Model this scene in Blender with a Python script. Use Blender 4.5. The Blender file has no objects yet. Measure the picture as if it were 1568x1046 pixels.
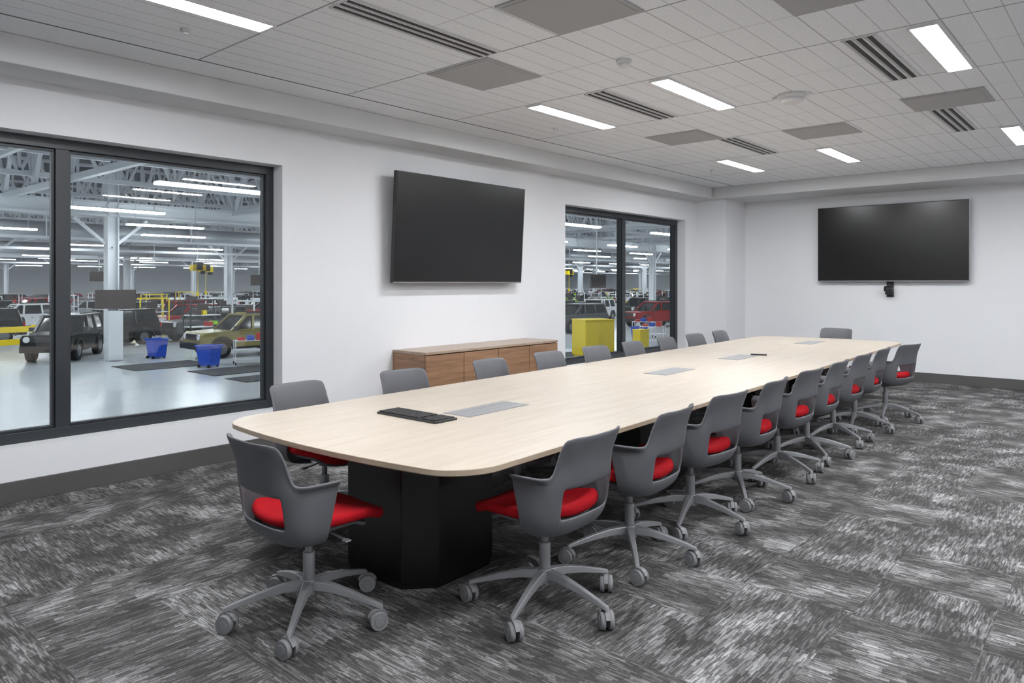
import bpy, bmesh, math, random
from mathutils import Vector, Matrix
random.seed(7)
C=bpy.context.scene.collection
bpy.context.scene.view_settings.view_transform='Standard'
def s2l(c):
    return tuple(((v/255)/12.92 if v/255<=0.04045 else ((v/255+0.055)/1.055)**2.4) for v in c)
# ---------------------------------------------------------------- materials
def mat(name,rgb,rough=0.5,metal=0.0,spec=0.5,emit=None,es=0,noise=0.0,nscale=20):
    m=bpy.data.materials.new(name); m.use_nodes=True
    nt=m.node_tree; b=nt.nodes['Principled BSDF']
    col=(*s2l(rgb),1)
    b.inputs['Base Color'].default_value=col
    b.inputs['Roughness'].default_value=rough
    b.inputs['Metallic'].default_value=metal
    b.inputs['Specular IOR Level'].default_value=spec
    if emit:
        b.inputs['Emission Color'].default_value=(*emit,1); b.inputs['Emission Strength'].default_value=es
    if noise>0:
        tc=nt.nodes.new('ShaderNodeTexCoord'); n=nt.nodes.new('ShaderNodeTexNoise'); n.inputs['Scale'].default_value=nscale
        n.inputs['Detail'].default_value=4
        mx=nt.nodes.new('ShaderNodeMixRGB'); mx.inputs[1].default_value=tuple(c*(1-noise) for c in col[:3])+(1,)
        mx.inputs[2].default_value=tuple(min(1,c*(1+noise)) for c in col[:3])+(1,)
        nt.links.new(tc.outputs['Object'],n.inputs['Vector']); nt.links.new(n.outputs['Fac'],mx.inputs[0])
        nt.links.new(mx.outputs[0],b.inputs['Base Color'])
    return m
class NG:
    def __init__(s,m): s.nt=m.node_tree
    def n(s,t,**k):
        x=s.nt.nodes.new(t)
        for a,b in k.items(): setattr(x,a,b)
        return x
    def l(s,a,b): s.nt.links.new(a,b)
    def math(s,op,a,b=None,c=None):
        x=s.n('ShaderNodeMath',operation=op)
        for i,v in enumerate((a,b,c)):
            if v is None: continue
            if isinstance(v,(int,float)): x.inputs[i].default_value=v
            else: s.l(v,x.inputs[i])
        return x.outputs[0]
    def ramp(s,f,stops):
        r=s.n('ShaderNodeValToRGB'); e=r.color_ramp.elements
        while len(e)<len(stops): e.new(0.5)
        for i,(p,c) in enumerate(stops): e[i].position=p; e[i].color=(*s2l(c),1)
        s.l(f,r.inputs[0]); return r.outputs[0]
    def noise(s,vec,scale,mapscale=(1,1,1),detail=3,rot=0,loc=(0,0,0)):
        mp=s.n('ShaderNodeMapping'); mp.inputs['Scale'].default_value=mapscale; mp.inputs['Rotation'].default_value[2]=rot; mp.inputs['Location'].default_value=loc
        s.l(vec,mp.inputs['Vector']); n=s.n('ShaderNodeTexNoise'); n.inputs['Scale'].default_value=scale; n.inputs['Detail'].default_value=detail
        s.l(mp.outputs[0],n.inputs['Vector']); return n.outputs['Fac']
def wood(name,c1,c2,ms,rough=0.4,scale=3):
    m=mat(name,c1,rough); g=NG(m); tc=g.n('ShaderNodeTexCoord')
    f=g.noise(tc.outputs['Object'],scale,ms,6)
    f2=g.noise(tc.outputs['Object'],scale*5,ms,3)
    v=g.math('ADD',g.math('MULTIPLY',f,0.7),g.math('MULTIPLY',f2,0.3))
    g.l(g.ramp(v,[(0.35,c1),(0.65,c2)]),m.node_tree.nodes['Principled BSDF'].inputs['Base Color'])
    return m
M={}
M['wall']=mat('wall_paint',(224,225,228),0.75,spec=0.2,noise=0.01,nscale=3)
M['soffit']=mat('soffit_paint',(210,211,213),0.8,spec=0.2)
M['base']=mat('baseboard_rubber',(84,82,82),0.5)
M['frame']=mat('window_frame_black',(46,50,55),0.4)
M['fix']=mat('fixture_light',(255,255,255),0.5,emit=(0.965,0.98,1),es=80)
M['fixrim']=mat('fixture_rim',(225,225,225),0.4)
M['slotd']=mat('slot_dark',(30,30,31),0.6)
M['slotw']=mat('slot_white',(215,215,215),0.5)
M['panel']=mat('ceiling_panel_grey',(172,172,173),0.7,spec=0.2,noise=0.05,nscale=200)
M['plast']=mat('chair_shell_grey',(95,96,100),0.55,spec=0.3)
M['leg']=mat('chair_base_grey',(142,143,146),0.34,metal=0.3)
M['wheel']=mat('caster_grey',(132,132,135),0.45)
M['dark']=mat('dark_plastic',(38,38,40),0.5)
M['black']=mat('table_base_black',(16,16,18),0.28)
M['screen']=mat('tv_screen',(9,9,10),0.24,spec=0.5)
M['bezel']=mat('tv_bezel',(30,30,32),0.35)
M['silver']=mat('tv_trim_silver',(150,150,152),0.35,metal=0.7)
M['key']=mat('keyboard_keys',(32,32,34),0.5)
M['wood']=wood('table_maple',(189,179,166),(175,164,150),(9,0.7,1),0.38,3)
M['edge']=wood('table_edge_maple',(184,168,148),(162,146,126),(1,1,9),0.4,3)
M['walnut']=wood('credenza_walnut',(160,124,96),(126,94,70),(2,0.8,14),0.45,3)
M['walnuttop']=wood('credenza_top_walnut',(172,152,134),(148,126,106),(14,0.8,2),0.3,3)
m=mat('red_fabric',(196,20,30),0.95,spec=0.1); g=NG(m); tc=g.n('ShaderNodeTexCoord')
f=g.noise(tc.outputs['Object'],260,(1,1,1),2)
g.l(g.ramp(f,[(0.3,(134,13,20)),(0.7,(166,25,34))]),m.node_tree.nodes['Principled BSDF'].inputs['Base Color'])
M['red']=m
m=bpy.data.materials.new('window_glass'); m.use_nodes=True; nt=m.node_tree; nt.nodes.clear()
o=nt.nodes.new('ShaderNodeOutputMaterial'); mx=nt.nodes.new('ShaderNodeMixShader'); t=nt.nodes.new('ShaderNodeBsdfTransparent'); gl=nt.nodes.new('ShaderNodeBsdfGlossy')
t.inputs[0].default_value=(0.96,0.975,0.975,1); gl.inputs['Roughness'].default_value=0.02; mx.inputs[0].default_value=0.04
nt.links.new(t.outputs[0],mx.inputs[1]); nt.links.new(gl.outputs[0],mx.inputs[2]); nt.links.new(mx.outputs[0],o.inputs[0]); M['glass']=m
# carpet: woven dashes, quarter-turned tiles, light/dark density patches
m=mat('carpet',(90,90,90),0.95,spec=0.1); g=NG(m); tc=g.n('ShaderNodeTexCoord'); v=tc.outputs['Object']
sx=g.n('ShaderNodeSeparateXYZ'); g.l(v,sx.inputs[0]); X,Y=sx.outputs[0],sx.outputs[1]
def wnoise(a,b,seed):
    c=g.n('ShaderNodeCombineXYZ'); g.l(a,c.inputs[0]); g.l(b,c.inputs[1]); c.inputs[2].default_value=seed
    w=g.n('ShaderNodeTexWhiteNoise',noise_dimensions='3D'); g.l(c.outputs[0],w.inputs['Vector']); return w.outputs['Value']
def fl(a,s): return g.math('FLOOR',g.math('DIVIDE',a,s))
zero=g.math('MULTIPLY',X,0.0)
def thread(U,V,seed,swap):
    col=fl(U,.0055); off=wnoise(col,zero,seed)
    row=g.math('FLOOR',g.math('ADD',g.math('DIVIDE',V,.055),off))
    dash=wnoise(col,row,seed+1)
    qc=fl(U,.016); qo=wnoise(qc,zero,seed+2)
    qr=g.math('FLOOR',g.math('ADD',g.math('DIVIDE',V,.085),qo))
    c=g.n('ShaderNodeCombineXYZ')
    a=g.math('MULTIPLY',qc,.016*4.2); b=g.math('MULTIPLY',g.math('SUBTRACT',qr,qo),.085*4.2)
    g.l(b if swap else a,c.inputs[0]); g.l(a if swap else b,c.inputs[1])
    n=g.n('ShaderNodeTexNoise'); n.inputs['Scale'].default_value=1; n.inputs['Detail'].default_value=2.5; g.l(c.outputs[0],n.inputs['Vector'])
    blk=wnoise(qc,qr,seed+3)
    return g.math('ADD',g.math('ADD',g.math('MULTIPLY',g.math('SUBTRACT',dash,.5),.46),g.math('MULTIPLY',g.math('SUBTRACT',n.outputs['Fac'],.5),1.45)),g.math('ADD',g.math('MULTIPLY',g.math('SUBTRACT',blk,.5),.22),.42))
tA=thread(X,Y,1.0,False); tB=thread(Y,X,11.0,True)
sel=g.math('GREATER_THAN',wnoise(fl(X,.5),fl(Y,.5),31.0),0.5)
val=g.math('ADD',tA,g.math('MULTIPLY',g.math('SUBTRACT',tB,tA),sel))
big=g.noise(v,1.0,(.9,.9,1),1)
val=g.math('ADD',val,g.math('MULTIPLY',g.math('SUBTRACT',big,.5),.3))
g.l(g.ramp(val,[(0.18,(64,63,63)),(0.45,(88,87,87)),(0.66,(122,121,121)),(0.92,(166,166,167))]),m.node_tree.nodes['Principled BSDF'].inputs['Base Color'])
M['carpet']=m
# ceiling tiles
m=mat('ceiling_tiles',(190,190,191),0.85,spec=0.15); g=NG(m); tc=g.n('ShaderNodeTexCoord'); v=tc.outputs['Object']
sx=g.n('ShaderNodeSeparateXYZ'); g.l(v,sx.inputs[0]); X,Y=sx.outputs[0],sx.outputs[1]
def stripe(c,per,w,off):
    fr=g.math('FRACT',g.math('DIVIDE',g.math('ADD',g.math('SUBTRACT',c,off),w/2+per*100),per)); return g.math('LESS_THAN',fr,w/per)
intile=g.math('GREATER_THAN',X,-5.10)
fine=stripe(X,0.16,0.007,-5.09)
xs=stripe(X,0.64,0.010,-5.09+0.96-0.64)
ys=stripe(Y,1.28,0.014,2.45)
yh=g.math('MULTIPLY',stripe(Y,0.64,0.008,2.45),g.math('GREATER_THAN',X,-3.55))
edge=stripe(X,50,0.02,-5.10)
a=g.math('MAXIMUM',g.math('MULTIPLY',fine,0.40),g.math('MAXIMUM',g.math('MULTIPLY',xs,0.5),g.math('MAXIMUM',g.math('MULTIPLY',ys,.75),g.math('MULTIPLY',yh,0.4))))
a=g.math('MULTIPLY',a,intile); a=g.math('MAXIMUM',a,edge)
col=g.ramp(g.noise(v,120,(1,1,1),2),[(0.35,(232,234,237)),(0.65,(243,245,248))])
mx=g.n('ShaderNodeMixRGB'); g.l(a,mx.inputs[0]); g.l(col,mx.inputs[1]); mx.inputs[2].default_value=(*s2l((115,115,117)),1)
g.l(mx.outputs[0],m.node_tree.nodes['Principled BSDF'].inputs['Base Color']); M['ceil']=m
# factory
M['ffloor']=mat('polished_concrete',(202,206,210),0.22,noise=0.09,nscale=0.35)
M['steel']=mat('painted_steel',(220,223,227),0.5)
M['fwall']=mat('factory_wall',(228,231,234),0.8)
M['deck']=mat('roof_deck',(84,90,98),0.8)
M['duct']=mat('duct_metal',(165,169,173),0.4,metal=0.3)
M['strip']=mat('strip_light',(255,255,255),0.5,emit=(0.88,0.95,1.0),es=42)
M['yellow']=mat('safety_yellow',(245,215,10),0.5)
M['blue']=mat('bin_blue',(20,75,190),0.4)
M['mat']=mat('rubber_mat',(60,62,66),0.8)
M['tire']=mat('tire',(22,22,23),0.8)
M['rim']=mat('wheel_rim',(120,122,126),0.3,metal=0.7)
M['cglass']=mat('car_glass',(22,27,32),0.08)
M['trim']=mat('car_trim_black',(28,28,30),0.5)
M['lamp']=mat('headlamp',(235,238,240),0.2)
M['tail']=mat('tail_lamp',(170,15,15),0.2)
M['hiviz']=mat('hiviz_green',(170,230,40),0.6)
M['redp']=mat('red_paint',(190,25,25),0.4)
M['mon']=mat('monitor_brown',(62,52,50),0.3)
M['teal']=mat('floor_tape_teal',(70,170,150),0.5)
paint={k:mat('car_paint_'+k,c,0.22,metal=0.2) for k,c in dict(black=(24,25,28),olive=(140,132,84),white=(228,229,231),red=(150,22,26),grey=(82,85,90),silver=(170,173,178),navy=(28,38,62)).items()}
# ---------------------------------------------------------------- helpers
def box(bm,x0,x1,y0,y1,z0,z1,mi=0,mtx=None):
    vs=[bm.verts.new((x,y,z)) for x in (x0,x1) for y in (y0,y1) for z in (z0,z1)]
    if mtx is not None:
        for q in vs: q.co=mtx@q.co
    for f in ((0,1,3,2),(4,6,7,5),(0,4,5,1),(2,3,7,6),(0,2,6,4),(1,5,7,3)):
        bm.faces.new([vs[i] for i in f]).material_index=mi
def loft(bm,secs,mi=0,cap=True,closed=True,smooth=False):
    L=[[bm.verts.new(p) for p in s] for s in secs]
    n=len(L[0])
    for a,b in zip(L,L[1:]):
        for i in range(n if closed else n-1):
            j=(i+1)%n
            f=bm.faces.new((a[i],a[j],b[j],b[i])); f.material_index=mi; f.smooth=smooth
    if cap:
        f=bm.faces.new(L[0][::-1]); f.material_index=mi
        f=bm.faces.new(L[-1]); f.material_index=mi
    return L
def cyl(bm,p1,p2,r1,r2=None,n=16,mi=0,smooth=True):
    r2=r1 if r2 is None else r2
    p1=Vector(p1);p2=Vector(p2);d=(p2-p1).normalized()
    a=d.orthogonal().normalized();b=d.cross(a)
    secs=[[p+a*r*math.cos(2*math.pi*i/n)+b*r*math.sin(2*math.pi*i/n) for i in range(n)] for p,r in ((p1,r1),(p2,r2))]
    loft(bm,secs,mi,smooth=smooth)
def strut(bm,p1,p2,w,h=None,mi=0):
    h=h or w; p1=Vector(p1);p2=Vector(p2);d=(p2-p1).normalized()
    up=Vector((0,0,1)) if abs(d.z)<0.95 else Vector((1,0,0))
    a=d.cross(up).normalized();b=a.cross(d)
    loft(bm,[[p+a*sx*w/2+b*sz*h/2 for sx,sz in ((-1,-1),(1,-1),(1,1),(-1,1))] for p in (p1,p2)],mi)
def finish(name,bm,mats,parent=None,loc=(0,0,0),rot=(0,0,0),bevel=0,smooth=False,seg=2):
    bmesh.ops.recalc_face_normals(bm,faces=bm.faces)
    me=bpy.data.meshes.new(name); bm.to_mesh(me); bm.free()
    for q in mats: me.materials.append(M[q] if isinstance(q,str) else q)
    if smooth:
        for p in me.polygons: p.use_smooth=True
    ob=bpy.data.objects.new(name,me); C.objects.link(ob); ob.location=loc; ob.rotation_euler=rot
    if parent: ob.parent=parent
    if bevel:
        b=ob.modifiers.new('bevel','BEVEL'); b.width=bevel; b.segments=seg; b.limit_method='ANGLE'; b.angle_limit=math.radians(40)
    return ob
def inst(name,me,parent=None,loc=(0,0,0),rot=(0,0,0),scale=None):
    ob=bpy.data.objects.new(name,me); C.objects.link(ob); ob.location=loc; ob.rotation_euler=rot
    if parent: ob.parent=parent
    if scale: ob.scale=scale
    return ob
def empty(name,loc=(0,0,0),rot=(0,0,0)):
    e=bpy.data.objects.new(name,None); C.objects.link(e); e.location=loc; e.rotation_euler=rot; e.empty_display_size=0.2; return e
def bake(ob):
    dg=bpy.context.evaluated_depsgraph_get(); me=bpy.data.meshes.new_from_object(ob.evaluated_get(dg)); 
    bpy.data.objects.remove(ob); return me
def B(): return bmesh.new()
# ---------------------------------------------------------------- room shell
XL,XR,YB,YF=-5.83,3.2,-1.6,12.35
ZS,ZC=2.90,3.09
bm=B(); box(bm,XL-.25,XR+.2,YB-.2,YF+.2,-0.15,0); finish('floor',bm,['carpet'])
bm=B(); box(bm,XL-.25,XR+.2,YB-.2,YF+.2,ZC,ZC+.12); finish('ceiling',bm,['ceil'])
W=[(0.15,3.57),(7.79,11.15)]; Z0,Z1=0.37,2.55
bm=B(); x0,x1=XL-.27,XL
for a,b in ((YB-.2,W[0][0]),(W[0][1],W[1][0]),(W[1][1],YF+.2)): box(bm,x0,x1,a,b,-1.7,ZC)
for a,b in W: box(bm,x0,x1,a,b,-1.7,Z0); box(bm,x0,x1,a,b,Z1,ZC)
finish('wall_left',bm,['wall'])
bm=B(); box(bm,XL,XR+.2,YF,YF+.2,-.15,ZC); finish('wall_far',bm,['wall'])
bm=B(); box(bm,XR,XR+.2,YB-.2,YF,-.15,ZC); finish('wall_right',bm,['wall'])
bm=B(); box(bm,XL,XR,YB-.2,YB,-.15,ZC); finish('wall_back',bm,['wall'])
bm=B(); box(bm,XL,-5.30,11.55,YF,0,ZS); finish('wall_pilaster',bm,['wall'])
bm=B(); box(bm,XL,-5.45,YB,YF,ZS,ZC); box(bm,-5.45,XR,11.4,YF,ZS,ZC); box(bm,2.8,XR,YB,11.4,ZS,ZC); box(bm,-5.45,2.8,YB,-1.2,ZS,ZC)
finish('trim_soffit',bm,['soffit'],bevel=0.008)
bh,bt=0.145,0.014
bm=B(); box(bm,XL,XL+bt,YB,11.55,0,bh); finish('baseboard_left',bm,['base'],bevel=0.003)
bm=B(); box(bm,-5.3,XR,YF-bt,YF,0,bh); box(bm,-5.3,-5.3+bt,11.55-bt,YF,0,bh); box(bm,XL+bt,-5.3+bt,11.55-bt,11.55,0,bh); finish('baseboard_far',bm,['base'],bevel=0.003)
bm=B(); box(bm,XR-bt,XR,YB,YF-bt,0,bh); finish('baseboard_right',bm,['base'])
bm=B(); box(bm,XL+bt,XR-bt,YB,YB+bt,0,bh); finish('baseboard_back',bm,['base'])
for i,(a,b) in enumerate(W):
    e=empty('window_%d'%(i+1),(-6.02,(a+b)/2,Z0)); w=(b-a)/2; h=Z1-Z0; t=.075
    bm=B()
    box(bm,-.06,.045,-w,w,0,t); box(bm,-.06,.045,-w,w,h-t,h)
    box(bm,-.06,.045,-w,-w+t,t,h-t); box(bm,-.06,.045,w-t,w,t,h-t); box(bm,-.06,.045,-.045,.045,t,h-t)
    for s0,s1 in ((-w+t,-.045),(.045,w-t)):
        q=.018
        box(bm,-.03,.02,s0,s1,t,t+q); box(bm,-.03,.02,s0,s1,h-t-q,h-t); box(bm,-.03,.02,s0,s0+q,t+q,h-t-q); box(bm,-.03,.02,s1-q,s1,t+q,h-t-q)
    finish('frame',bm,['frame'],e,bevel=0.003)
    bm=B()
    for s0,s1 in ((-w+t,-.045),(.045,w-t)): box(bm,-.008,-.002,s0+.01,s1-.01,t+.01,h-t-.01)
    finish('glass_panes',bm,['glass'],e)
# ---------------------------------------------------------------- ceiling fixtures
def light(x,y0,y1,w=.15):
    bm=B(); z=ZC
    box(bm,x-w/2,x+w/2,y0+.02,y1-.02,z-.012,z-.002,0)
    for a,b,c,d in ((x-w/2-.012,x-w/2,y0,y1),(x+w/2,x+w/2+.012,y0,y1),(x-w/2,x+w/2,y0,y0+.02),(x-w/2,x+w/2,y1-.02,y1)): box(bm,a,b,c,d,z-.016,z,1)
    finish('ceiling_light',bm,['fix','fixrim'])
for x in (-4.12,-2.86,-1.03,0.8,2.1):
    for y in (1.19,5.03,8.87):
        light(x,y,y+1.24)
def slot(x,y0,y1):
    bm=B(); w=.22; z=ZC
    box(bm,x-w/2,x+w/2,y0,y1,z-.006,z,1)
    for k in (-1,0,1): box(bm,x+k*.065-.014,x+k*.065+.014,y0+.01,y1-.01,z-.010,z-.006,0)
    for k in (-1.5,-.5,.5,1.5): box(bm,x+k*.065-.006,x+k*.065+.006,y0,y1,z-.014,z-.006,1)
    finish('air_slot_diffuser',bm,['slotd','slotw'])
for x,y in ((-3.44,2.45),(-3.46,5.01),(-3.46,7.57),(-1.4,5.01),(-1.4,7.57),(-1.4,2.45),(.45,5.01),(.45,7.57)): slot(x,y+.02,y+1.26)
def panel(x0,x1,y0,y1):
    bm=B(); box(bm,x0,x1,y0,y1,ZC-.010,ZC); box(bm,x0+.03,x1-.03,y0+.03,y1-.03,ZC-.013,ZC-.010)
    finish('ceiling_air_panel',bm,['panel'],bevel=.002)
for p in ((-4.12,-3.5,3.75,4.37),(-2.82,-2.2,3.09,3.71),(-4.12,-3.5,6.95,7.55),(-2.86,-2.24,7.59,8.2),(-1.6,-.98,6.95,7.55),(-1.57,-.95,3.75,4.37)): panel(*p)
def disc(name,x,y,r,h,arm=False):
    bm=B(); cyl(bm,(x,y,ZC),(x,y,ZC-h*.5),r,r,24); cyl(bm,(x,y,ZC-h*.5),(x,y,ZC-h),r*.85,r*.6,24)
    if arm: box(bm,x-.16,x+.16,y-.03,y+.03,ZC-.02,ZC)
    finish(name,bm,['fixrim'])
disc('smoke_detector',-2.81,4.45,.055,.05); disc('ceiling_microphone',-2.25,6.2,.12,.07,True)
for x,y in ((-4.54,2.1),(-4.58,5.96),(-4.6,9.6),(-.5,5.6)): disc('ceiling_sprinkler',x,y,.03,.035)
# ---------------------------------------------------------------- TVs
def tv(loc,rot,w,h):
    e=empty('wall_tv',loc,rot)
    bm=B(); box(bm,-w/2,w/2,-.045,0,0,h,0); finish('casing',bm,['bezel'],e,bevel=.004)
    bm=B(); box(bm,-w/2+.012,w/2-.012,-.048,-.0452,.018,h-.012,0); finish('screen',bm,['screen'],e)
    bm=B(); box(bm,-w/2,w/2,-.05,-.0452,-.0,.012,0); box(bm,w/2-.003,w/2+.002,-.05,0,0,h,0); finish('trim_strip',bm,['silver'],e)
    bm=B(); box(bm,-.35,.35,0,.05,h*.3,h*.7,0); finish('mount',bm,['dark'],e)
tv((-5.745,5.725,1.50),(math.radians(3.2),0,math.radians(90)),1.99,1.13)
tv((-2.965,12.29,1.52),(0,0,0),2.12,1.19)
e=empty('conference_camera',(-2.97,12.35,1.28))
bm=B(); box(bm,-.05,.05,-.02,0,.0,.24,0); box(bm,-.045,.045,-.14,-.02,.04,.06,0); finish('bracket',bm,['dark'],e,bevel=.004)
bm=B(); cyl(bm,(0,-.1,.06),(0,-.1,.1),.05,.045,20); cyl(bm,(-.06,-.1,.125),(.06,-.1,.125),.042,.042,20); cyl(bm,(0,-.13,.125),(0,-.16,.125),.028,.024,16)
finish('camera_head',bm,['dark'],e)
# ---------------------------------------------------------------- credenza
e=empty('credenza',(-5.575,5.90,0))
bm=B(); w=1.065;d=.25
box(bm,-d,d-.02,-w,-w+.025,.08,.785); box(bm,-d,d-.02,w-.025,w,.08,.785); box(bm,-d,d-.02,-w+.025,w-.025,.08,.105); box(bm,-d,-d+.01,-w+.025,w-.025,.105,.785)
finish('carcass',bm,['walnut'],e,bevel=.002)
bm=B(); box(bm,-d,d,-w-.003,w+.003,.785,.812); finish('top',bm,['walnuttop'],e,bevel=.003)
bm=B()
for k in range(4):
    a=-w+k*2*w/4; box(bm,d-.02,d,a+.004,a+2*w/4-.004,.09,.776)
finish('doors',bm,['walnut'],e,bevel=.002)
bm=B(); box(bm,-d+.03,d-.05,-w+.05,w-.05,0,.08); finish('plinth',bm,['dark'],e)
# ---------------------------------------------------------------- table
TR=math.radians(2.0)
T=empty('conference_table',(-3.09,6.15,0),(0,0,TR))
def outline(W,L,r,bow,z,inset=0):
    W-=inset;L-=inset;pts=[]
    for qx,qy,a0 in ((1,1,0),(-1,1,90),(-1,-1,180),(1,-1,270)):
        for i in range(13):
            a=math.radians(a0+90*i/12); x=qx*(W-r)+r*math.cos(a); y=qy*(L-r)+r*math.sin(a)
            pts.append([x,y])
        if a0 in(0,180):
            s=1 if a0==0 else -1
            for k in range(1,8):
                pts.append([s*(W-r)*(1-2*k/8),s*L])
    out=[]
    for x,y in pts:
        yy=y+(bow*(1-(x/W)**2)*(1 if y>0 else -1) if abs(y)>L-r-.001 else 0)
        out.append((x*(1-.04*(y/L)**2),yy,z))
    return out
bm=B(); Wt,Lt=.955,4.13
secs=[outline(Wt,Lt,.20,.09,.698,.04),outline(Wt,Lt,.20,.09,.712,.006),outline(Wt,Lt,.20,.09,.716,.0),outline(Wt,Lt,.20,.09,.738),outline(Wt,Lt,.20,.09,.74,.002)]
loft(bm,secs,0)
for f in bm.faces:
    f.material_index=0 if len(f.verts)>4 else 1
finish('top',bm,['wood','edge'],T)
def base(yc):
    hw,hl,c=.335,.33,.13; ox=.02
    sec=lambda z,i:[(ox+x*(1-i),yc+y*(1-i),z) for x,y in ((hw-c,-hl),(hw,-hl+c),(hw,hl-c),(hw-c,hl),(-hw+c,hl),(-hw,hl-c),(-hw,-hl+c),(-hw+c,-hl))]
    bm=B(); loft(bm,[sec(0,.03),sec(.03,.03),sec(.031,0),sec(.698,0)]); finish('pedestal',bm,['black'],T,bevel=.03,seg=4)
for y in (-3.51,-1.15,1.15,3.4): base(y)
bm=B()
for a,b in ((-3.15,-1.5),(-.8,.8),(1.5,3.05)): box(bm,-.2,.2,a,b,.57,.698)
finish('cable_trough',bm,['black'],T)
M['grom']=mat('power_panel_grey',(146,147,149),0.4,metal=.2)
for y,l in ((-2.94,.55),(-.55,.55),(.97,.55),(3.3,.55)):
    bm=B(); box(bm,-.105,.105,y-l/2,y+l/2,.740,.7425,0)
    for k in range(3): box(bm,-.095+k*.066,-.095+k*.066+.058,y-l/2+.01,y+l/2-.01,.7425,.7435,0)
    finish('power_panel',bm,['grom'],T)
K=empty('keyboard',(-3.12,2.76,.7405),(0,0,math.radians(0.5)))
bm=B(); box(bm,-.245,.245,-.085,.085,0,.012); finish('case',bm,['dark'],K,bevel=.003)
bm=B()
for r in range(6):
    y=-.073+r*.0248
    for c in range(21):
        if c in(15,): continue
        x=-.236+c*.0226
        if r==0 and 3<c<9: continue
        box(bm,x,x+.019,y,y+.020,.012,.018)
    if r==0: box(bm,-.236+4*.0226,-.236+9*.0226-.004,y,y+.02,.012,.018)
finish('keys',bm,['key'],K,bevel=.001,seg=1)
bm=B(); box(bm,-.02,.02,-.08,.08,0,.014); finish('remote_control',bm,['dark'],None,(-3.05,7.45,.7405),(0,0,-1.3),bevel=.004)
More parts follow.
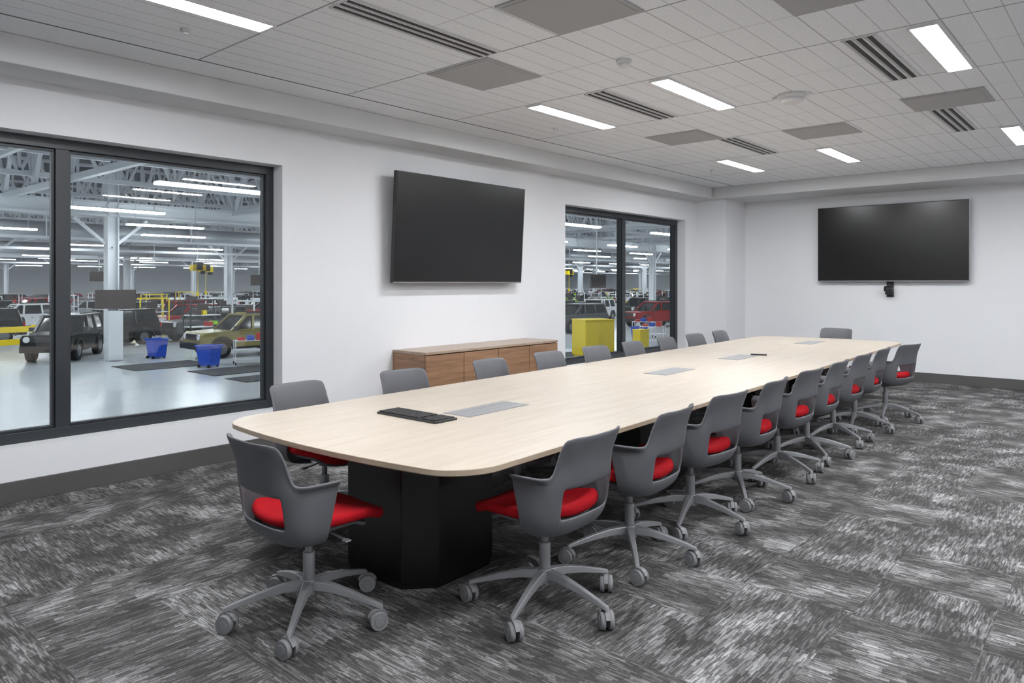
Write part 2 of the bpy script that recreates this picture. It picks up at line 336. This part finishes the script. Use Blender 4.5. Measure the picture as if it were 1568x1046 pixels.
# ---------------------------------------------------------------- chair
def sm(t): t=max(0,min(1,t)); return t*t*(3-2*t)
def chair_meshes():
    out={}
    bm=B(); ns=44
    rows=[(.382,.28),(.388,.58),(.402,.82),(.435,.95),(.488,1.0),(.53,1),(.575,1),(.618,1)]
    G=[]
    for i in range(ns+1):
        s=-1+2*i/ns; A=abs(s); col=[]
        if A<=.82:
            th=s/.82*math.pi/2; x=.25*math.copysign(abs(math.sin(th))**.70,th); y=-.07-.165*abs(math.cos(th))**.62; k=.17*math.cos(th)**.5 if math.cos(th)>0 else 0
        else:
            x=.25*(1 if s>0 else -1); y=-.07+(A-.82)/.18*.06; k=0
        zt=.85+(.672-.85)*sm((A-.47)/.075)-.010*sm((A-.3)/.15)*(1 if A<.5 else 0)
        zl=list(rows)+[(.618+(zt-.618)*j/6,1) for j in range(1,7)]
        for j,(z,f) in enumerate(zl):
            xx=x*f; yy=y*f if f<1 else y
            lean=max(0,z-.45)
            yy-=lean*k+ (max(0,z-.72)**2)*1.2*(1 if A<.56 else 0)
            if A<.58: xx*=1-.08*sm((z-.62)/.1)+.10*sm((z-.70)/.13)
            if A>.56 and j>=len(zl)-3: xx+=math.copysign(.010*(j-(len(zl)-4)),xx)*sm((A-.56)/.08)
            if A>.82: yy-=(A-.82)/.18*.04*(1-sm((z-.45)/.2))
            col.append(bm.verts.new((xx,yy,z)))
        G.append(col)
    for i in range(ns):
        sc=-1+2*(i+.5)/ns
        for j in range(len(G[0])-1):
            if abs(sc)<.36 and 4<=j<7: continue
            bm.faces.new((G[i][j],G[i+1][j],G[i+1][j+1],G[i][j+1]))
    ob=finish('x',bm,['plast'],smooth=True)
    so=ob.modifiers.new('s','SOLIDIFY'); so.thickness=.013; so.offset=0
    su=ob.modifiers.new('u','SUBSURF'); su.levels=1; su.render_levels=1
    out['shell']=bake(ob)
    def slab(z0,hw,y0,y1,mats,th):
        bm=B(); n=14; P=[]
        for i in range(n+1):
            r=[]
            for j in range(n+1):
                u=-1+2*i/n; v=-1+2*j/n
                X=u*math.sqrt(1-.38*v*v*abs(v)); Yv=v*math.sqrt(1-.38*u*u*abs(u))
                yy=(y0+y1)/2+Yv*(y1-y0)/2
                z=z0+.022*u*u+.028*sm((-v-.3)/.7)-.035*sm((v-.45)/.55)
                r.append(bm.verts.new((X*hw,yy,z)))
            P.append(r)
        for i in range(n):
            for j in range(n): bm.faces.new((P[i][j],P[i+1][j],P[i+1][j+1],P[i][j+1]))
        ob=finish('x',bm,mats,smooth=True)
        so=ob.modifiers.new('s','SOLIDIFY'); so.thickness=th; so.offset=-1
        su=ob.modifiers.new('u','SUBSURF'); su.levels=1; su.render_levels=1
        return bake(ob)
    out['seat_cushion']=slab(.486,.238,-.215,.325,['red'],.042)
    out['seat_pan']=slab(.438,.20,-.19,.24,['plast'],.02)
    bm=B(); cyl(bm,(0,0,.15),(0,0,.30),.026,.026,20); cyl(bm,(0,0,.29),(0,0,.385),.017,.017,16); cyl(bm,(0,0,.355),(0,0,.40),.035,.06,20)
    box(bm,-.06,.06,-.12,.10,.385,.415)
    strut(bm,(.05,.05,.395),(.2,.06,.385),.012,.008); box(bm,.19,.225,.045,.075,.38,.388)
    out['stem']=bake(finish('x',bm,['leg'],smooth=False,bevel=.003))
    bm=B(); cyl(bm,(0,0,.115),(0,0,.18),.042,.034,20)
    for k in range(5):
        R=Matrix.Rotation(2*math.pi*k/5,3,'Z'); secs=[]
        for r,z,w,h in ((.02,.156,.052,.042),(.11,.152,.042,.037),(.21,.133,.034,.030),(.31,.107,.029,.023),(.356,.094,.028,.018)):
            secs.append([R@Vector((r,sx*w/2*(1 if sz<0 else .72),z+sz*h/2)) for sx,sz in ((-1,-1),(1,-1),(1,1),(-1,1))])
        loft(bm,secs)
    out['star_base']=bake(finish('x',bm,['leg'],bevel=.004))
    bm=B()
    for k in range(5):
        a=2*math.pi*k/5; R=Matrix.Translation((.350*math.cos(a),.350*math.sin(a),0))@Matrix.Rotation(a*2.3+.7,4,'Z')
        def P(x,y,z): return R@Vector((x,y,z))
        cyl(bm,P(0,0,.06),P(0,0,.10),.010,.010,10)
        for s in(-1,1):
            cyl(bm,P(-.012,s*.009,.040),P(-.012,s*.030,.040),.040,.038,24)
            cyl(bm,P(-.012,s*.030,.040),P(-.012,s*.033,.040),.022,.020,14)
        secs=[]
        for t in range(7):
            an=math.radians(20+t*140/6); secs.append([P(-.012+r*math.cos(an),y,.040+r*math.sin(an)) for r,y in((.034,-.008),(.047,-.010),(.047,.010),(.034,.008))])
        loft(bm,secs)
    out['casters']=bake(finish('x',bm,['wheel']))
    return out
CM=chair_meshes()
def chair(x,y,rot,brot=0):
    e=empty('conference_chair',(x,y,0),(0,0,math.radians(rot)))
    for k in CM:
        inst(k,CM[k],e,rot=(0,0,math.radians(brot) if k in('star_base','casters') else 0))
drift=lambda y:-(y-2.6)*.0277
chair(-2.82,1.86,-3,29)
ys=[2.65,3.42,4.17,4.91,5.70,6.42,7.20,7.95,8.72]
rj=[2,6,-3,4,-2,3,0,3,-14]
for i,y in enumerate(ys):
    chair(-2.10+drift(y)+(.12 if i==8 else 0),y,90+rj[i],[50,68,55,64,30,5,20,44,60][i])
yl=[2.68,3.56,4.56,5.39,6.18,6.95,7.75,8.50,9.28]
for i,y in enumerate(yl):
    chair(-3.89+drift(y),y,-90+[6,-2,3,0,-3,2,4,-2,2][i],random.uniform(0,72))
chair(-3.32,10.62,180,20)
# ---------------------------------------------------------------- factory
FZ=-1.7
bm=B(); box(bm,-130,-6.12,-40,140,FZ-.2,FZ); finish('factory_floor',bm,['ffloor'])
bm=B(); box(bm,-130,-6.12,-40,140,9.0,9.2); finish('factory_roof',bm,['deck'])
bm=B(); box(bm,-130.3,-130,-40,140,FZ,9.0); box(bm,-130,-6.12,140,140.3,FZ,9.0); box(bm,-130,-6.12,-40.3,-40,FZ,9.0); finish('wall_factory',bm,['fwall'])
bm=B(); box(bm,-6.12,-5.9,12.6,140,FZ,9.0); box(bm,-6.12,-5.9,-40,-1.85,FZ,9); box(bm,-6.12,-5.9,-1.85,12.6,3.25,9.0); finish('wall_factory_side',bm,['fwall'])
tr=empty('roof_truss_system')
def truss(L,z0,z1,step,w):
    bm=B(); strut(bm,(0,0,z0),(0,L,z0),w*1.6); strut(bm,(0,0,z1),(0,L,z1),w*1.6)
    n=int(L/step)
    for i in range(n):
        y=i*step; strut(bm,(0,y,z0),(0,y+step/2,z1),w); strut(bm,(0,y+step/2,z1),(0,y+step,z0),w)
        if i%2==0: strut(bm,(0,y,z0),(0,y,z1),w)
    ob=finish('x',bm,['steel']); me=ob.data; bpy.data.objects.remove(ob); return me
t1=truss(168,5.2,8.0,2.6,.10); t2=truss(112,4.7,8.4,3.4,.12)
for i in range(17): inst('joist_truss',t1,tr,(-13-i*5.2,-34,0))
for i in range(15): inst('cross_truss',t2,tr,(-8,-10+i*9,0),(0,0,math.radians(90)))
bm=B()
for x in [-32,-50,-68,-86,-104]: box(bm,x-.12,x+.12,-38,138,4.25,4.75); box(bm,x-.22,x+.22,-38,138,4.2,4.28); box(bm,x-.22,x+.22,-38,138,4.72,4.8)
for y in range(-30,138,6): strut(bm,(-8,y,8.8),(-128,y,8.8),.2)
for y in range(-30,138,12): strut(bm,(-8,y,5.1),(-128,y,5.1),.14)
finish('girders',bm,['steel'],tr)
bm=B()
box(bm,-.22,.22,-.22,-.18,0,10.4); box(bm,-.22,.22,.18,.22,0,10.4); box(bm,-.03,.03,-.18,.18,0,10.4); box(bm,-.35,.35,-.35,.35,0,.05)
strut(bm,(0,0,4.6),(0,1.4,5.8),.12); strut(bm,(0,0,4.6),(0,-1.4,5.8),.12)
ob=finish('x',bm,['steel']); cme=ob.data; bpy.data.objects.remove(ob)
for x in (-32,-50,-68,-86,-104):
    for k in range(-1,9): inst('steel_column',cme,None,(x,11.75+14.5*k,FZ))
bm=B()
for x in (-38,-58,-90):
    for k in range(28): cyl(bm,(x,-38+k*6.2,3.9),(x,-38+k*6.2+6.1,3.9),.42,.42,14); cyl(bm,(x,-38+k*6.2+6.05,3.9),(x,-38+k*6.2+6.25,3.9),.46,.46,14)
finish('air_duct',bm,['duct'])
bm=B()
for x,z in ((-34,3.35),(-44,3.3),(-52.3,3.1),(-72,3.2)):
    strut(bm,(x-.25,-38,z),(x-.25,138,z),.06,.12); strut(bm,(x+.25,-38,z),(x+.25,138,z),.06,.12)
    for k in range(85): strut(bm,(x-.25,-38+k*2,z),(x+.25,-38+k*2,z),.05)
    for k in range(29): strut(bm,(x,-38+k*6,z),(x,-38+k*6,5.2),.04)
finish('cable_tray',bm,['steel'])
bm=B()
for x,o in ((-17,3),(-24.5,3.4),(-30,0),(-36,3),(-42.5,0),(-48.5,3),(-56,0),(-63,3),(-70.5,0),(-77,3),(-84,0),(-93,3),(-101,0),(-112,3)):
    for k in range(20):
        y=-18+k*7.4+o
        box(bm,x-.14,x+.14,y,y+3.0,3.75,3.81,0); box(bm,x-.15,x+.15,y,y+3.0,3.81,3.84,1)
        strut(bm,(x,y+.3,3.84),(x,y+.3,5.2),.02,mi=1); strut(bm,(x,y+2.7,3.84),(x,y+2.7,5.2),.02,mi=1)
finish('factory_strip_lights',bm,['strip','steel'])
def suv_mesh():
    bm=B()
    def arch(cx):
        return [(cx-.47*math.cos(a),.42+.47*math.sin(a)) for a in [math.radians(5+t*170/8) for t in range(9)]]
    pts=[(-2.25,.42)]+arch(-1.42)+arch(1.42)+[(2.25,.45),(2.33,.6),(2.30,1.0),(2.2,1.1),(1.0,1.17),(-2.28,1.17),(-2.32,.9)]
    half=.92
    secs=[]
    for y,s in((-half,.97),(-half+.07,1),(half-.07,1),(half,.97)):
        secs.append([(x*(.985 if abs(y)==half else 1),y,z if z<.9 or abs(y)<half else z-.04) for x,z in pts])
    loft(bm,secs,0)
    bot=[(-2.22,-.86),(.98,-.86),(.98,.86),(-2.22,.86)]; top=[(-2.02,-.74),(.30,-.74),(.30,.74),(-2.02,.74)]
    loft(bm,[[(x,y,1.15) for x,y in bot],[(x,y,1.76) for x,y in top]],1)
    box(bm,-2.12,.36,-.76,.76,1.755,1.83,0)
    for s in(-1,1):
        for xb,xt in((.98,.30),(.05,-.02),(-1.02,-.98),(-2.2,-2.02)):
            strut(bm,(xb,s*.87,1.14),(xt,s*.75,1.78),.10,.10,0)
        strut(bm,(-2.2,s*.88,1.18),(1.0,s*.88,1.18),.05,.07,0)
        strut(bm,(-1.9,s*.62,1.88),(.2,s*.62,1.88),.05,.05,2)
        box(bm,-.95,1.0,s*.93-.02,s*.93+.02,.38,.46,2)
        box(bm,.72,.92,s*1.0-.09,s*1.0+.09,1.18,1.34,2)
        for cx in(-1.42,1.42):
            cyl(bm,(cx,s*.68,.40),(cx,s*.93,.40),.40,.40,22,3); cyl(bm,(cx,s*.93,.40),(cx,s*.945,.40),.24,.22,12,4)
            L=[]
            for t in range(9):
                a=math.radians(t*180/8); L.append([(cx+r*math.cos(a),y,.40+r*math.sin(a)) for r,y in((.46,s*.88),(.54,s*.88),(.54,s*.98),(.46,s*.98))])
            loft(bm,L,2)
        cyl(bm,(2.26,s*.68,.93),(2.34,s*.68,.93),.12,.12,14,5)
        box(bm,-2.36,-2.28,s*.78-.09,s*.78+.09,.85,1.12,6)
        for x in(-.45,.0): box(bm,x-.5,x-.36,s*.925,s*.94,.98,1.01,2)
    box(bm,2.27,2.345,-.54,.54,.80,1.04,2); box(bm,2.2,2.46,-.88,.88,.42,.68,2); box(bm,-2.45,-2.2,-.88,.88,.42,.66,2)
    cyl(bm,(-2.32,0,.98),(-2.52,0,.98),.36,.36,20,3)
    ob=finish('x',bm,['steel','cglass','trim','tire','rim','lamp','tail']); me=ob.data; bpy.data.objects.remove(ob); return me
SM=suv_mesh(); SV={}
for k,p in paint.items():
    q=SM.copy(); q.materials[0]=p; SV[k]=q
def suv(x,y,rot,col): inst('suv_car',SV[col],None,(x,y,FZ),(0,0,math.radians(rot)))
suv(-34.9,11.0,-35,'black'); suv(-30.2,16.6,-93,'olive')
suv(-34.3,50,-80,'white'); suv(-34.3,57,-90,'black'); suv(-27,46.8,-110,'red'); suv(-28.4,54.5,-90,'black'); suv(-28.4,61,-90,'white'); suv(-28,38.5,-95,'grey'); suv(-34.3,37.6,-90,'white')
for y in (44,64,71,78): suv(-34.3,y,-90,random.choice(['white','black','red']))
cols=['black','grey','white','black','red','silver','navy','white','black','red','black']
n=0
for x in (-40,-46,-54.5,-61,-65.5,-74,-80,-90,-98):
    y=3+random.uniform(0,2)
    while y<125:
        if random.random()<.92 and not (x==-40 and y<14): suv(x+random.uniform(-.2,.2),y,random.choice((-90,-90,90,-84)),cols[n%11] if random.random()<.8 else 'white'); n+=1
        y+=random.uniform(5.2,6.0)
def bin_(x,y,r=0):
    bm=B()
    sq=lambda a,b,z:[(-a,-b,z),(a,-b,z),(a,b,z),(-a,b,z)]
    loft(bm,[sq(.26,.24,.06),sq(.34,.31,.78),sq(.38,.35,.79),sq(.38,.35,.84),sq(.32,.29,.84),sq(.25,.22,.12)],0)
    for s in(-1,1): cyl(bm,(s*.22-.03,-.28,.06),(s*.22+.03,-.28,.06),.06,.06,12,1)
    for s in(-1,1): cyl(bm,(s*.22-.03,.2,.04),(s*.22+.03,.2,.04),.04,.04,12,1)
    finish('recycling_bin',bm,['blue','tire'],None,(x,y,FZ),(0,0,r))
bin_(-31.6,13.4,.1); bin_(-26.8,13.3,.4); bin_(-20.5,34)
e=empty('display_monitor',(-31.6,11.75,.45))
bm=B(); box(bm,0,.07,-.78,.78,0,.76); finish('screen',bm,['mon'],e,bevel=.01)
bm=B(); box(bm,-.2,0,-.15,.15,.3,.5); box(bm,0.0,.05,-.28,.28,-2.1,-.1); finish('bracket_board',bm,['steel'],e)
for x,y,z in ((-47.9,27.5,1.3),(-22.5,33,1.2),(-36.2,47,1.2),(-59.5,21,1.6),(-53,33,1.6)):
    bm=B(); box(bm,0,.07,-.7,.7,0,.75,0); strut(bm,(-.05,0,.4),(-.05,0,5.2-z),.06,mi=1); finish('hanging_display',bm,['mon','steel'],None,(x,y,z))
def barrier(x,y,L,r=0):
    bm=B()
    for k in range(int(L/1.5)+1): box(bm,-.07,.07,k*1.5-.07,k*1.5+.07,0,1.15)
    for z in(.35,.95): box(bm,.07,.13,-.1,int(L/1.5)*1.5+.1,z-.14,z+.14)
    finish('safety_barrier',bm,['yellow'],None,(x,y,FZ),(0,0,r),bevel=.01)
barrier(-37.4,2.0,6.2); barrier(-41.0,4.0,7.6); barrier(-20,38,4.5)
bm=B(); box(bm,-.6,.6,-.7,.7,.1,1.6); box(bm,.6,.62,-.68,-.01,.14,1.56); box(bm,.6,.62,.01,.68,.14,1.56); box(bm,.62,.66,-.08,-.05,.7,1.0); box(bm,.62,.66,.05,.08,.7,1.0)
box(bm,-.62,.64,-.72,.72,1.6,1.64); box(bm,-.55,.55,-.65,.65,0,.1)
finish('yellow_storage_cabinet',bm,['yellow'],None,(-17.9,25.9,FZ),(0,0,-.45),bevel=.01)
bm=B(); box(bm,-.25,.25,-.3,.3,.1,.95); box(bm,-.2,.2,-.25,.25,0,.1); box(bm,-.27,.27,-.32,.32,.95,1.0); finish('yellow_storage_cabinet',bm,['yellow'],None,(-18.0,30.0,FZ),(0,0,-.2),bevel=.01)
bm=B()
for x,y,a,b in ((-28.6,12.4,1.1,3.0),(-25.0,13.6,1.0,3.0),(-22.4,13.2,.7,2.4),(-19.0,26,1,3)): box(bm,x-a,x+a,y-b/2,y+b/2,FZ,FZ+.02)
finish('rubber_floor_mats',bm,['mat'])
bm=B(); box(bm,-13.1,-13.0,-20,60,FZ,FZ+.004); box(bm,-22.1,-22.0,20,70,FZ,FZ+.004); finish('floor_tape',bm,['teal'])
def wst(x,y,r,c=None):
    c=c or random.choice(['yellow','steel','steel','steel','steel','dark'])
    bm=B(); w=1.6
    for sx in(-1,1):
        for sy in(-.4,.4): strut(bm,(sx*w/2,sy,0),(sx*w/2,sy,2.3),.06,mi=0)
    for z in(.45,.9,1.5): box(bm,-w/2,w/2,-.42,.42,z,z+.04,1)
    strut(bm,(-w/2,0,2.3),(w/2,0,2.3),.08,mi=0)
    for k in range(5):
        a=-w/2+.1+k*.3; q=random.choice([1,1,2,3,4,5,6,6,6]); z=random.choice((.49,.94,1.54)); box(bm,a,a+.2,-.3,.3,z,z+random.uniform(.15,.35),q)
    box(bm,-.3,.3,-.05,.0,1.75,2.1,6)
    finish('parts_workstation',bm,[c,'steel','blue','redp','yellow','hiviz','mon'],None,(x,y,FZ),(0,0,r))
for x in (-37.1,-43,-57.6,-70.3):
    y=18
    while y<100:
        if not(x==-37.1 and 43<y<49): wst(x+random.uniform(-.2,.2),y,random.choice((1.57,1.5,1.64)))
        y+=random.uniform(3,7)
for x,y in ((-33.3,18.6),(-33.0,21.5),(-28,20.8)): wst(x,y,random.uniform(0,1.5),'steel')
def cart(x,y,r):
    bm=B()
    for sx in(-.6,.6):
        for sy in(-.3,.3): strut(bm,(sx,sy,.1),(sx,sy,.95),.04); cyl(bm,(sx-.02,sy,.06),(sx+.02,sy,.06),.06,.06,10,1)
    for z in(.2,.55,.92): box(bm,-.62,.62,-.32,.32,z,z+.03)
    for k in range(3): box(bm,-.5+k*.35,-.25+k*.35,-.2,.2,.95,1.05+.08*k,2+k%2)
    finish('tool_cart',bm,['steel','tire','redp','blue'],None,(x,y,FZ),(0,0,r))
cart(-26.6,14.9,1.2); cart(-27.0,16.6,1.5); cart(-19.2,33.2,.3); cart(-22,37,.8)
for x,y in ((-47.9,23),(-52.9,26),(-43.9,59.3),(-47.9,46),(-59.8,75)):
    bm=B(); box(bm,-.25,.25,-.45,.45,2.3,2.7,0); box(bm,-.3,.3,-.2,.2,2.35,2.85,1); cyl(bm,(0,.35,2.1),(0,.35,2.5),.16,.16,12,1); strut(bm,(0,0,2.8),(0,0,5.2),.05,mi=2); strut(bm,(0,0,.9),(0,0,2.3),.03,mi=0); box(bm,-.06,.06,-.06,.06,.6,.9,0)
    finish('overhead_hoist',bm,['yellow','trim','steel'],None,(x,y,0))
# ---------------------------------------------------------------- world + camera
w=bpy.data.worlds.new('World'); bpy.context.scene.world=w; w.use_nodes=True
w.node_tree.nodes['Background'].inputs[0].default_value=(.75,.82,.9,1); w.node_tree.nodes['Background'].inputs[1].default_value=.4
cd=bpy.data.cameras.new('camera'); cam=bpy.data.objects.new('camera',cd); C.objects.link(cam)
cd.sensor_width=36; cd.lens=36*1114/1568; cd.shift_y=-90/1568; cd.clip_start=.05; cd.clip_end=400
cam.location=(0,0,1.5); cam.rotation_euler=(math.radians(90),0,math.radians(41))
bpy.context.scene.camera=cam
